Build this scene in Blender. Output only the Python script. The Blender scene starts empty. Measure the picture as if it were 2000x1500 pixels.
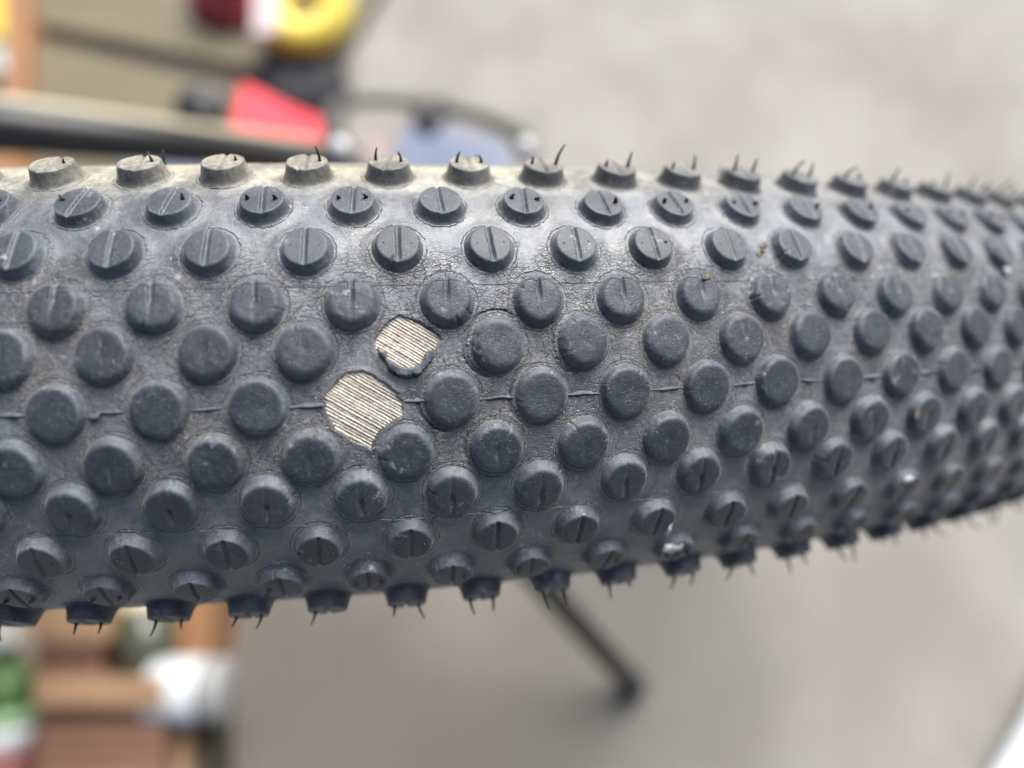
import bpy, bmesh, math, random
import numpy as np
from mathutils import Vector, Matrix

random.seed(7)
RNG = np.random.default_rng(11)
S = bpy.context.scene
COL = S.collection

# ------------------------------------------------------------------ camera, light, exposure
PITCH_UP = math.radians(20.0)                 # camera tilt from straight down
FPX = 1397.5                                  # focal length in pixels of the 2000 px wide photograph
CAM_H = 0.0                                   # filled below
W_ROT = np.array([0.0949149715, 0.0841587428, 0.0269519840])
W_T = np.array([-0.0696068530, 0.0291097746, -0.4300694683])


def rotm(w):
    t = np.linalg.norm(w); k = w / t
    K = np.array([[0, -k[2], k[1]], [k[2], 0, -k[0]], [-k[1], k[0], 0]])
    return np.eye(3) + math.sin(t) * K + (1 - math.cos(t)) * K @ K


CA, SA = math.cos(PITCH_UP), math.sin(PITCH_UP)
M_CAM = np.array([[1, 0, 0], [0, CA, -SA], [0, SA, CA]])
M_WH = M_CAM @ rotm(W_ROT)                    # wheel axes in the world (axle = local Y)
AXZ = M_WH[2, 1]
RO, RC, RR = 0.345, 0.3074, 0.0360            # outer radius, tube-centre radius, carcass radius
_c = 0.0378 * 1.0
C_H = RC * math.sqrt(1 - AXZ ** 2) + _c + 0.001    # height of the axle when the tyre touches the ground
CAM = np.array([0.0, 0.0, C_H - (M_CAM @ W_T)[2]])
CENTRE = CAM + M_CAM @ W_T

cd = bpy.data.cameras.new('camera')
cam = bpy.data.objects.new('camera', cd); COL.objects.link(cam)
cam.location = CAM.tolist(); cam.rotation_euler = (PITCH_UP, 0, 0)
cd.sensor_width = 36.0; cd.lens = FPX * 36.0 / 2000.0
cd.clip_start = 0.005; cd.clip_end = 200
cd.dof.use_dof = True; cd.dof.focus_distance = 0.0965
cd.dof.aperture_fstop = (cd.lens / 1000.0) / 0.0044
cd.dof.aperture_blades = 0
S.camera = cam

SUN_EL, SUN_AZ = math.radians(46), math.radians(24)     # azimuth from +Y towards +X
world = bpy.data.worlds.new('World'); S.world = world; world.use_nodes = True
wn = world.node_tree.nodes; wl = world.node_tree.links
bg = wn['Background']; sky = wn.new('ShaderNodeTexSky')
sky.sky_type = 'NISHITA'; sky.sun_disc = False
sky.sun_elevation = SUN_EL; sky.sun_rotation = SUN_AZ
sky.air_density = 1.0; sky.dust_density = 2.0; sky.ozone_density = 1.0
wl.new(sky.outputs[0], bg.inputs[0]); bg.inputs[1].default_value = 0.05
ld = bpy.data.lights.new('sun', 'SUN'); ld.energy = 5.0; ld.angle = math.radians(44); ld.color = (1.0, 0.97, 0.925)
sun = bpy.data.objects.new('sun', ld); COL.objects.link(sun)
sdir = Vector((math.sin(SUN_AZ) * math.cos(SUN_EL), math.cos(SUN_AZ) * math.cos(SUN_EL), math.sin(SUN_EL)))
sun.rotation_euler = sdir.to_track_quat('Z', 'Y').to_euler()
S.view_settings.view_transform = 'Standard'; S.view_settings.look = 'None'
S.view_settings.exposure = 0.93; S.view_settings.gamma = 1.0
S.render.engine = 'CYCLES'
S.cycles.use_denoising = True
S.cycles.max_bounces = 6


def ray(px, py):
    d = M_CAM @ np.array([(px - 1000) / FPX, (750 - py) / FPX, -1.0])
    return d


def at(px, py, h=0.0):
    """the point at height h that stands where the photograph shows it"""
    d = ray(px, py)
    return CAM + d * ((h - CAM[2]) / d[2])


def at_y(px, py, y):
    d = ray(px, py)
    return CAM + d * ((y - CAM[1]) / d[1])


# ------------------------------------------------------------------ small helpers
def mesh_obj(name, verts, faces, mat, parent=None, smooth=True, loc=None):
    me = bpy.data.meshes.new(name)
    me.from_pydata([tuple(map(float, v)) for v in verts], [], [tuple(map(int, f)) for f in faces])
    if mat: me.materials.append(mat)
    if smooth: me.polygons.foreach_set('use_smooth', [True] * len(me.polygons))
    me.update()
    o = bpy.data.objects.new(name, me); COL.objects.link(o)
    if loc is not None: o.location = loc
    if parent: o.parent = parent
    return o


def grid_mesh(name, V, nu, nv, mat, parent=None, attrs=None, loc=None):
    """V: (nu*nv,3) row-major -> quad mesh, fast path"""
    idx = np.arange(nu * nv).reshape(nu, nv)
    q = np.stack([idx[:-1, :-1], idx[1:, :-1], idx[1:, 1:], idx[:-1, 1:]], -1).reshape(-1, 4)
    return quad_mesh(name, V, q, mat, parent, attrs, loc)


def quad_mesh(name, V, q, mat, parent=None, attrs=None, loc=None):
    me = bpy.data.meshes.new(name)
    me.vertices.add(len(V)); me.vertices.foreach_set('co', np.asarray(V, np.float32).ravel())
    n = len(q)
    me.loops.add(n * 4); me.polygons.add(n)
    me.loops.foreach_set('vertex_index', np.asarray(q, np.int32).ravel())
    me.polygons.foreach_set('loop_start', np.arange(0, n * 4, 4, dtype=np.int32))
    me.polygons.foreach_set('use_smooth', np.ones(n, bool))
    for k, a in (attrs or {}).items():
        at_ = me.attributes.new(k, 'FLOAT_VECTOR', 'POINT')
        at_.data.foreach_set('vector', np.asarray(a, np.float32).ravel())
    me.materials.append(mat)
    me.update(); me.validate()
    o = bpy.data.objects.new(name, me); COL.objects.link(o)
    if loc is not None: o.location = loc
    if parent: o.parent = parent
    return o


def empty(name, loc=(0, 0, 0)):
    o = bpy.data.objects.new(name, None); COL.objects.link(o); o.location = loc
    o.empty_display_size = 0.02
    return o


def tag(o, label=None, cat=None, group=None, kind=None):
    if label: o['label'] = label
    if cat: o['category'] = cat
    if group: o['group'] = group
    if kind: o['kind'] = kind
    return o


def tube_geo(pts, rad, seg=12, cap=True):
    pts = [Vector(p) for p in pts]; n = len(pts)
    rad = rad if isinstance(rad, (list, tuple, np.ndarray)) else [rad] * n
    V, F = [], []
    up = None
    for i, p in enumerate(pts):
        d = (pts[min(i + 1, n - 1)] - pts[max(i - 1, 0)]).normalized()
        if up is None:
            up = Vector((0, 0, 1)) if abs(d.z) < 0.9 else Vector((1, 0, 0))
        a = (up - d * up.dot(d)).normalized(); b = d.cross(a); up = a
        for k in range(seg):
            t = 2 * math.pi * k / seg
            V.append(p + (a * math.cos(t) + b * math.sin(t)) * rad[i])
    for i in range(n - 1):
        for k in range(seg):
            k2 = (k + 1) % seg
            F.append((i * seg + k, i * seg + k2, (i + 1) * seg + k2, (i + 1) * seg + k))
    if cap:
        F.append(tuple(range(seg))[::-1]); F.append(tuple((n - 1) * seg + k for k in range(seg)))
    return V, F


def tube(name, pts, rad, mat, parent=None, seg=12):
    V, F = tube_geo(pts, rad, seg)
    return mesh_obj(name, V, F, mat, parent)


def bevel_box(name, lo, hi, mat, parent=None, bev=0.004, segs=2):
    bm = bmesh.new(); bmesh.ops.create_cube(bm, size=1.0)
    lo = Vector(lo); hi = Vector(hi)
    for v in bm.verts:
        v.co = Vector([(lo[i] + hi[i]) / 2 + v.co[i] * (hi[i] - lo[i]) for i in range(3)])
    if bev: bmesh.ops.bevel(bm, geom=bm.edges[:], offset=bev, segments=segs, profile=0.6, affect='EDGES')
    me = bpy.data.meshes.new(name); bm.to_mesh(me); bm.free()
    me.materials.append(mat)
    o = bpy.data.objects.new(name, me); COL.objects.link(o)
    if parent: o.parent = parent
    return o


def lathe(name, prof, centre, mat, parent=None, seg=32):
    V, F = [], []
    n = len(prof)
    for r, z in prof:
        for k in range(seg):
            t = 2 * math.pi * k / seg
            V.append((centre[0] + r * math.cos(t), centre[1] + r * math.sin(t), centre[2] + z))
    for i in range(n - 1):
        for k in range(seg):
            k2 = (k + 1) % seg
            F.append((i * seg + k, i * seg + k2, (i + 1) * seg + k2, (i + 1) * seg + k))
    F.append(tuple(range(seg))[::-1]); F.append(tuple((n - 1) * seg + k for k in range(seg)))
    return mesh_obj(name, V, F, mat, parent)


def vnoise(P, seed=0):
    """lattice value noise, P (n,3) -> -1..1"""
    P = np.asarray(P, float); i = np.floor(P).astype(np.int64); f = P - i; f = f * f * (3 - 2 * f)
    out = np.zeros(len(P))
    for dx in (0, 1):
        for dy in (0, 1):
            for dz in (0, 1):
                h = ((i[:, 0] + dx) * 374761393 + (i[:, 1] + dy) * 668265263 + (i[:, 2] + dz) * 2147483647 + seed * 974634777) & 0xFFFFFFFF
                h = ((h ^ (h >> 13)) * 1274126177) & 0xFFFFFFFF
                h = (h ^ (h >> 16)) & 0xFFFF
                w = (f[:, 0] if dx else 1 - f[:, 0]) * (f[:, 1] if dy else 1 - f[:, 1]) * (f[:, 2] if dz else 1 - f[:, 2])
                out += w * (h / 32767.5 - 1)
    return out


def sstep(a, b, x):
    t = np.clip((x - a) / (b - a), 0, 1); return t * t * (3 - 2 * t)


# ------------------------------------------------------------------ materials
class N:
    def __init__(self, name):
        self.m = bpy.data.materials.new(name); self.m.use_nodes = True
        self.t = self.m.node_tree; self.b = self.t.nodes['Principled BSDF']

    def n(self, typ, **kw):
        nd = self.t.nodes.new(typ)
        ins = kw.pop('ins', {})
        for k, v in kw.items(): setattr(nd, k, v)
        for k, v in ins.items(): self.put(nd.inputs[k], v)
        return nd

    def put(self, sock, v):
        if isinstance(v, bpy.types.NodeSocket): self.t.links.new(v, sock)
        else: sock.default_value = v

    def math(self, op, a, b=0.0, clamp=False):
        nd = self.n('ShaderNodeMath', operation=op, use_clamp=clamp); self.put(nd.inputs[0], a); self.put(nd.inputs[1], b)
        return nd.outputs[0]

    def mix(self, f, a, b):
        nd = self.n('ShaderNodeMix', data_type='RGBA'); self.put(nd.inputs[0], f); self.put(nd.inputs[6], a); self.put(nd.inputs[7], b)
        return nd.outputs[2]

    def ramp(self, x, lo, hi, a=0.0, b=1.0, smooth=True):
        nd = self.n('ShaderNodeMapRange', interpolation_type='SMOOTHSTEP' if smooth else 'LINEAR')
        for k, v in zip((0, 1, 2, 3, 4), (x, lo, hi, a, b)): self.put(nd.inputs[k], v)
        return nd.outputs[0]

    def noise(self, vec, scale, detail=3.0, rough=0.55, dist=0.0):
        nd = self.n('ShaderNodeTexNoise'); self.put(nd.inputs['Vector'], vec)
        nd.inputs['Scale'].default_value = scale; nd.inputs['Detail'].default_value = detail
        nd.inputs['Roughness'].default_value = rough; nd.inputs['Distortion'].default_value = dist
        return nd

    def vmul(self, v, s):
        nd = self.n('ShaderNodeVectorMath', operation='MULTIPLY'); self.put(nd.inputs[0], v); nd.inputs[1].default_value = s
        return nd.outputs[0]

    def vadd(self, v, w):
        nd = self.n('ShaderNodeVectorMath', operation='ADD'); self.put(nd.inputs[0], v); self.put(nd.inputs[1], w)
        return nd.outputs[0]


def rubber(name, knob):
    g = N(name)
    a = g.n('ShaderNodeAttribute', attribute_name='tread').outputs['Vector']     # u mm, v mm, distance to the knob foot mm
    sp = g.n('ShaderNodeSeparateXYZ', ins={0: a})
    u, v, d = sp.outputs
    uv = g.n('ShaderNodeCombineXYZ', ins={0: u, 1: v}).outputs[0]
    obj = g.vmul(g.n('ShaderNodeTexCoord').outputs['Object'], (1000, 1000, 1000))
    if knob:
        tc = g.n('ShaderNodeObjectInfo').outputs['Random']
        obj = g.vadd(obj, g.n('ShaderNodeCombineXYZ', ins={0: g.math('MULTIPLY', tc, 97.0)}).outputs[0])
    # wrinkle network: short cracks running along the tyre
    wob = g.noise(uv, 0.55, 3.0)
    wv = g.vmul(g.n('ShaderNodeVectorMath', operation='SUBTRACT', ins={0: wob.outputs['Color'], 1: (0.5, 0.5, 0.5)}).outputs[0], (2.2, 1.5, 0))
    cuv = g.vmul(g.vadd(uv, wv), (0.50, 1.75, 1))
    vo = g.n('ShaderNodeTexVoronoi', feature='DISTANCE_TO_EDGE', voronoi_dimensions='2D'); g.put(vo.inputs['Vector'], cuv); vo.inputs['Scale'].default_value = 1.0
    crack = g.ramp(vo.outputs['Distance'], 0.0, 0.085, 1.0, 0.0)
    cuv2 = g.vmul(g.vadd(uv, wv), (1.15, 4.2, 1))
    vo2 = g.n('ShaderNodeTexVoronoi', feature='DISTANCE_TO_EDGE', voronoi_dimensions='2D'); g.put(vo2.inputs['Vector'], cuv2); vo2.inputs['Scale'].default_value = 1.0
    crack2 = g.ramp(vo2.outputs['Distance'], 0.0, 0.12, 0.6, 0.0)
    cn = g.ramp(g.noise(uv, 0.35, 2.0).outputs[0], 0.36, 0.6)                      # where the rubber has perished most
    vab = g.math('ABSOLUTE', g.math('SUBTRACT', v, 5.0))
    zone = g.ramp(vab, 8.0, 17.0, 1.0, 0.08)
    zone = g.math('MULTIPLY', zone, g.ramp(d, 0.3, 3.0, 0.95, 0.26))
    crk = g.math('MULTIPLY', g.math('MAXIMUM', crack, crack2), g.math('MULTIPLY', zone, g.math('ADD', g.math('MULTIPLY', cn, 0.8), 0.2)), clamp=True)
    # ring crack at the foot of each knob
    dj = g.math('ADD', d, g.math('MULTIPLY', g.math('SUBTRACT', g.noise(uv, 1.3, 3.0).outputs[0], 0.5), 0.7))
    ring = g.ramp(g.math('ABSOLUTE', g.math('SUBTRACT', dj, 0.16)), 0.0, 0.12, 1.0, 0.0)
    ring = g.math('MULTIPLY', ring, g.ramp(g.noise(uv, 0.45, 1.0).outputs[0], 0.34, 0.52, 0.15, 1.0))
    # moulding lines round the tyre
    vline = g.math('ADD', v, g.math('MULTIPLY', g.math('SUBTRACT', g.noise(uv, 0.6, 2.0).outputs[0], 0.5), 0.35))
    l1 = g.ramp(g.math('ABSOLUTE', g.math('SUBTRACT', vline, 14.75)), 0.0, 0.09, 1.0, 0.0)
    l2 = g.ramp(g.math('ABSOLUTE', g.math('ADD', vline, 16.3)), 0.0, 0.09, 0.7, 0.0)
    line = g.math('MAXIMUM', l1, l2)
    grain = g.noise(obj, 5.0 if knob else 4.0, 4.0, 0.65).outputs[0]
    lump = g.noise(obj, 0.9, 4.0, 0.55).outputs[0]
    if knob:
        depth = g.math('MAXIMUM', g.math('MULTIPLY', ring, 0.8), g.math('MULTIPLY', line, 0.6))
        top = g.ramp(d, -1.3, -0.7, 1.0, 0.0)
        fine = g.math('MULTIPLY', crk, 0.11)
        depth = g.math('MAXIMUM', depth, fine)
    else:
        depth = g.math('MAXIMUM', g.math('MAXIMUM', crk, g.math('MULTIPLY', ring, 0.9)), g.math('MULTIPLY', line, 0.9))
        top = 0.0
    hgt = g.math('ADD', g.math('MULTIPLY', depth, -0.26), g.math('ADD', g.math('MULTIPLY', grain, 0.018 if knob else 0.045), g.math('MULTIPLY', lump, 0.025 if knob else 0.07)))
    bp = g.n('ShaderNodeBump', ins={'Height': hgt, 'Strength': 1.0, 'Distance': 0.001})
    # colour: black rubber under a film of dust; cream on the upper side is painted light
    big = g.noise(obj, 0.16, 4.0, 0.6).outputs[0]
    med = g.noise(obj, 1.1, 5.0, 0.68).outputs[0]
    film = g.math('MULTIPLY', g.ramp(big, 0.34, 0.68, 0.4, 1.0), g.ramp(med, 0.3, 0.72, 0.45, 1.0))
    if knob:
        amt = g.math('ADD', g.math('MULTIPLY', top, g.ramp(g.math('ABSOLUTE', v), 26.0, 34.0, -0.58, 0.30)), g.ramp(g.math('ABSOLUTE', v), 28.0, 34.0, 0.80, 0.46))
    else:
        amt = g.math('ADD', g.ramp(v, 26.0, 36.0, 0.80, 1.0), g.math('MULTIPLY', g.ramp(d, 0.0, 1.6, 1.0, 0.0), 0.05))  # denser on the upper side, to strengthen the painted light there
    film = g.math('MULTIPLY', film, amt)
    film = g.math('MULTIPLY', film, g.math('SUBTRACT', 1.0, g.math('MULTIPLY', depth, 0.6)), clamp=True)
    col = g.mix(film, (0.014, 0.0185, 0.028, 1), g.mix(g.math('MULTIPLY', g.ramp(v, 27.0, 38.0), g.ramp(u, 25.0, 95.0, 0.95, 0.3)), (0.150, 0.171, 0.203, 1), (0.56, 0.52, 0.385, 1)))  # cream: bright grazing light on the upper side, put into the colour
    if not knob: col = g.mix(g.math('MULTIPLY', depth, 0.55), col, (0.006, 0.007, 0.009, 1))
    # caked earth in the corners round the knob feet, in patches
    cake = g.math('MULTIPLY', g.ramp(g.math('ABSOLUTE', g.math('SUBTRACT', d, 0.35)), 0.0, 1.5, 1.0, 0.0),
                  g.math('MULTIPLY', g.ramp(g.noise(uv, 0.085, 3.0).outputs[0], 0.49, 0.63), g.ramp(g.noise(obj, 1.8, 5.0, 0.75).outputs[0], 0.47, 0.66)))
    col = g.mix(g.math('MULTIPLY', cake, 0.75), col, (0.26, 0.225, 0.165, 1))
    # earth rubbed into the rubber, and a brownish cast in places
    br = g.ramp(g.noise(obj, 0.075, 3.0, 0.6).outputs[0], 0.45, 0.68, 0.0, 0.16)
    col = g.mix(g.math('MULTIPLY', br, g.math('SUBTRACT', 1.0, top)), col, (0.150, 0.125, 0.095, 1))
    e2 = g.math('MULTIPLY', g.ramp(g.noise(uv, 0.06, 3.0, 0.6).outputs[0], 0.50, 0.62), g.ramp(g.noise(obj, 2.4, 5.0, 0.8).outputs[0], 0.50, 0.63))
    col = g.mix(g.math('MULTIPLY', g.math('MULTIPLY', e2, g.ramp(u, -10.0, 25.0, 0.5, 0.16)), g.math('SUBTRACT', 1.0, g.math('MULTIPLY', top, 0.9))), col, (0.27, 0.24, 0.18, 1))
    # scuffed pale patches
    sc = g.math('MULTIPLY', g.ramp(g.noise(uv, 0.11, 2.0).outputs[0], 0.51, 0.66), g.ramp(g.noise(obj, 0.7, 4.0, 0.7).outputs[0], 0.56, 0.70))
    col = g.mix(g.math('MULTIPLY', sc, 0.62), col, (0.40, 0.41, 0.44, 1))
    # grit: single bright grains
    gv = g.n('ShaderNodeTexVoronoi', feature='F1'); g.put(gv.inputs['Vector'], obj); gv.inputs['Scale'].default_value = 3.8
    gr = g.math('MULTIPLY', g.ramp(gv.outputs['Distance'], 0.09, 0.21, 1.0, 0.0), g.math('GREATER_THAN', g.n('ShaderNodeSeparateColor', ins={0: gv.outputs['Color']}).outputs[0], 0.58))
    gr = g.math('MULTIPLY', gr, g.ramp(g.noise(uv, 0.16, 2.0).outputs[0], 0.36, 0.6, 0.25, 1.0))
    col = g.mix(g.math('MULTIPLY', gr, 0.9), col, (0.5, 0.49, 0.46, 1))
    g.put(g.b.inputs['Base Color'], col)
    g.put(g.b.inputs['Normal'], bp.outputs[0])
    g.put(g.b.inputs['Roughness'], g.ramp(film, 0.0, 0.6, 0.54 if knob else 0.40, 0.66 if knob else 0.58))
    g.b.inputs['Specular IOR Level'].default_value = 0.5 if knob else 1.0
    g.b.inputs['Sheen Weight'].default_value = 0.2 if knob else 0.4
    g.b.inputs['Sheen Roughness'].default_value = 0.35
    g.b.inputs['Sheen Tint'].default_value = (0.95, 0.93, 0.86, 1)
    return g.m


def plain(name, col, rough=0.6, var=0.15, scale=8.0, spec=0.5, bump=0.0, col2=None, coat=0.0, stretch=(1, 1, 1)):
    g = N(name)
    o = g.vmul(g.n('ShaderNodeTexCoord').outputs['Object'], stretch)
    nz = g.noise(o, scale, 4.0, 0.6).outputs[0]
    c2 = col2 or tuple(c * (1 - 2 * var) for c in col)
    f = g.ramp(nz, 0.3, 0.7)
    g.put(g.b.inputs['Base Color'], g.mix(f, (*col, 1), (*c2, 1)))
    g.put(g.b.inputs['Roughness'], g.ramp(nz, 0.2, 0.8, rough * 0.85, min(1, rough * 1.15)))
    g.b.inputs['Specular IOR Level'].default_value = spec
    g.b.inputs['Coat Weight'].default_value = coat
    if bump:
        g.put(g.b.inputs['Normal'], g.n('ShaderNodeBump', ins={'Height': nz, 'Strength': 0.6, 'Distance': bump}).outputs[0])
    return g.m


def wood(name, a, b, axis=0):
    st = [60, 60, 60]; st[axis] = 4
    g = N(name)
    o = g.vmul(g.n('ShaderNodeTexCoord').outputs['Object'], tuple(st))
    nz = g.noise(o, 1.0, 5.0, 0.65, 0.6).outputs[0]
    g.put(g.b.inputs['Base Color'], g.mix(g.ramp(nz, 0.3, 0.7), (*a, 1), (*b, 1)))
    g.b.inputs['Roughness'].default_value = 0.6
    g.put(g.b.inputs['Normal'], g.n('ShaderNodeBump', ins={'Height': nz, 'Strength': 0.4, 'Distance': 0.001}).outputs[0])
    return g.m


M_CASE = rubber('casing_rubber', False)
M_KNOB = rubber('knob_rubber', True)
M_HAIR = plain('hair_rubber', (0.012, 0.012, 0.013), 0.5, 0.2, 900)


def cord_mat():
    g = N('casing_cord')
    o = g.vmul(g.n('ShaderNodeTexCoord').outputs['Object'], (1000, 1000, 1000))
    n1 = g.noise(o, 2.6, 5.0, 0.75).outputs[0]
    n2 = g.noise(o, 0.35, 3.0, 0.6).outputs[0]
    c = g.mix(g.ramp(n1, 0.36, 0.66), (0.36, 0.32, 0.27, 1), (0.68, 0.63, 0.555, 1))
    c = g.mix(g.ramp(n2, 0.5, 0.72, 0.0, 0.35), c, (0.30, 0.22, 0.15, 1))
    n3 = g.noise(o, 1.1, 5.0, 0.8).outputs[0]
    c = g.mix(g.ramp(n3, 0.60, 0.72, 0.0, 0.6), c, (0.035, 0.034, 0.035, 1))
    g.put(g.b.inputs['Base Color'], c)
    g.b.inputs['Roughness'].default_value = 0.85
    g.put(g.b.inputs['Normal'], g.n('ShaderNodeBump', ins={'Height': n1, 'Strength': 0.9, 'Distance': 0.00012}).outputs[0])
    return g.m


M_CORD = cord_mat()


def concrete():
    g = N('concrete')
    o = g.n('ShaderNodeTexCoord').outputs['Object']
    n1 = g.noise(o, 6.5, 5.0, 0.65).outputs[0]
    n2 = g.noise(g.vmul(o, (4.5, 2.4, 1)), 1.0, 3.0, 0.55, 1.2).outputs[0]
    n3 = g.noise(o, 160.0, 4.0, 0.6).outputs[0]
    c = g.mix(g.ramp(n1, 0.32, 0.7), (0.262, 0.255, 0.231, 1), (0.175, 0.168, 0.149, 1))
    c = g.mix(g.ramp(n2, 0.42, 0.70, 0.0, 0.42), c, (0.15, 0.135, 0.11, 1))
    for (sx_, sy_), r0_, dk_ in ((at(690, 1390)[:2], 0.17, 0.72), (at(470, 1270)[:2], 0.13, 0.6), (at(1010, 1470)[:2], 0.22, 0.48), (at(1650, 1130)[:2], 0.12, 0.32)):  # dark brown patches: stains plus the bicycle's shade put into the colour
        dv_ = g.n('ShaderNodeVectorMath', operation='DISTANCE', ins={0: o, 1: (float(sx_), float(sy_), 0.0)}).outputs['Value']
        dv_ = g.math('ADD', dv_, g.math('MULTIPLY', g.math('SUBTRACT', n1, 0.5), 0.34))
        c = g.mix(g.ramp(dv_, r0_ * 0.2, r0_ * 1.5, dk_, 0.0), c, (0.095, 0.08, 0.062, 1))
    c = g.mix(g.ramp(n3, 0.3, 0.7, 0.0, 0.25), c, (0.3, 0.285, 0.26, 1))
    g.put(g.b.inputs['Base Color'], c); g.b.inputs['Roughness'].default_value = 0.8
    g.put(g.b.inputs['Normal'], g.n('ShaderNodeBump', ins={'Height': n3, 'Strength': 0.5, 'Distance': 0.001}).outputs[0])
    return g.m


# ------------------------------------------------------------------ the setting
gm = bmesh.new(); bmesh.ops.create_grid(gm, x_segments=40, y_segments=40, size=30.0)
me = bpy.data.meshes.new('ground'); gm.to_mesh(me); gm.free(); me.materials.append(concrete())
ground = bpy.data.objects.new('ground', me); COL.objects.link(ground)
tag(ground, 'pale grey concrete ground out of focus behind the tyre', kind='structure')

# ------------------------------------------------------------------ the tyre
tyre = empty('bicycle_tyre')
tyre.matrix_world = Matrix([[*M_WH[0], CENTRE[0]], [*M_WH[1], CENTRE[1]], [*M_WH[2], CENTRE[2]], [0, 0, 0, 1]])
tag(tyre, 'worn black knobbly bicycle tyre with cracked rubber and bare beige cords showing', 'tyre')

NP = 179
PIT = 2 * math.pi / NP
EVEN0, ODD0 = -1.288, -0.785                     # phase of the even and odd rows, in pitches
PHI = [0.0, 10.8, 19.9, 31.3, 43.2, 56.5]        # angle of each row round the tube section
HGT = [1.40, 1.50, 1.60, 1.55, 1.65, 2.5]         # knob height, mm
RTOP = [3.44, 3.36, 3.14, 2.88, 2.88, 2.90]      # top radius, mm
RBAS = [4.02, 4.00, 3.90, 3.64, 3.62, 3.80]      # foot radius, mm
REDG = [0.68, 0.72, 0.70, 0.32, 0.22, 0.22]      # rounding of the top edge, mm
U_OF = RO * 1000


def torus(th, ph, r):
    """th along the tread, ph round the section (radians), r from the tube centre (metres) -> tyre-space points"""
    q = RC + r * np.cos(ph)
    return np.stack([q * np.sin(th), r * np.sin(ph), q * np.cos(th)], -1)


def carc(ph):
    """carcass radius round the section: a little fuller at the shoulders"""
    d = np.abs(np.degrees(ph))
    return np.interp(d, [0, 12, 20, 31, 43, 56, 75, 92, 180], np.array([36.2, 36.45, 36.8, 37.5, 37.57, 37.25, 36.5, 35.9, 35.9])) / 1000.0


knobs = []                                        # (row, index, th, ph)
for row in range(-5, 6):
    for i in range(NP):
        j = i if i < 100 else i - NP
        ph0 = EVEN0 if row % 2 == 0 else ODD0
        if abs(row) == 5: ph0 -= 0.075
        th = (ph0 + j) * PIT + random.gauss(0, 0.0004)
        ph = math.radians(PHI[abs(row)]) * (1 if row >= 0 else -1) + random.gauss(0, 0.0025)
        knobs.append((row, j, th, ph))
MISSING = {(0, 3), (1, 4)}
KN_NEAR = [k for k in knobs if -0.15 < k[2] < 0.60]
KN_FAR = [k for k in knobs if not (-0.15 < k[2] < 0.60)]

POLY_A = [(16.73, .66), (17.8, 2.1), (18.87, 3.25), (20.2, 3.8), (21.52, 3.9), (22.82, 3.41), (24.12, 2.47), (25.34, 1.45), (26.01, .82), (25.09, .86),
          (25.82, .52), (26.32, -.1), (26.59, -.95), (26.25, -1.85), (24.95, -2.78), (24.32, -3.61), (23.9, -4.84), (23.18, -5.75), (22.27, -6.1),
          (20.96, -5.48), (19.81, -4.79), (18.69, -3.8), (17.86, -3.0), (17.26, -1.91), (16.88, -.69)]
POLY_B = [(23.58, 8.35), (24.36, 9.4), (25.44, 10.3), (26.66, 10.82), (27.85, 10.4), (28.9, 10.06), (29.93, 9.41), (31.11, 8.6), (31.9, 7.65),
          (31.19, 7.06), (30.92, 6.15), (30.88, 5.24), (30.15, 4.05), (29.06, 3.19), (27.7, 2.86), (26.21, 2.99), (25.2, 3.62), (24.48, 4.25),
          (24.22, 5.15), (23.37, 6.23), (23.33, 7.44)]
REMNANT = [(23.33, 7.44), (23.37, 6.23), (24.22, 5.15), (24.48, 4.25), (25.2, 3.62), (26.21, 2.99), (27.7, 2.86), (29.06, 3.19), (30.15, 4.05),
           (30.88, 5.24), (31.16, 6.45), (29.95, 6.48), (29.4, 5.89), (29.22, 5.14), (28.67, 4.56), (27.76, 4.29), (26.72, 4.47), (25.69, 4.96),
           (25.04, 5.43), (24.85, 6.19), (24.13, 6.81), (23.49, 7.59)]


def poly_sd(x, y, poly):
    """signed distance to a polygon, negative inside"""
    P = np.array(poly); n = len(P)
    d2 = np.full(x.shape, 1e9); ins = np.zeros(x.shape, bool)
    for i in range(n):
        a, b = P[i], P[(i + 1) % n]
        e = b - a; wx, wy = x - a[0], y - a[1]
        t = np.clip((wx * e[0] + wy * e[1]) / (e @ e), 0, 1)
        d2 = np.minimum(d2, (wx - e[0] * t) ** 2 + (wy - e[1] * t) ** 2)
        c = ((a[1] <= y) & (b[1] > y)) | ((b[1] <= y) & (a[1] > y))
        with np.errstate(divide='ignore', invalid='ignore'):
            ins ^= c & (x < a[0] + (y - a[1]) / (b[1] - a[1]) * e[0])
    d = np.sqrt(d2)
    return np.where(ins, -d, d)


# --- casing: one skin, finest where the rubber is torn open
def lines(*segs):
    out = []
    for a, b, st in segs:
        out += list(np.arange(a, b, st))
    return np.array(sorted(out))


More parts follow.
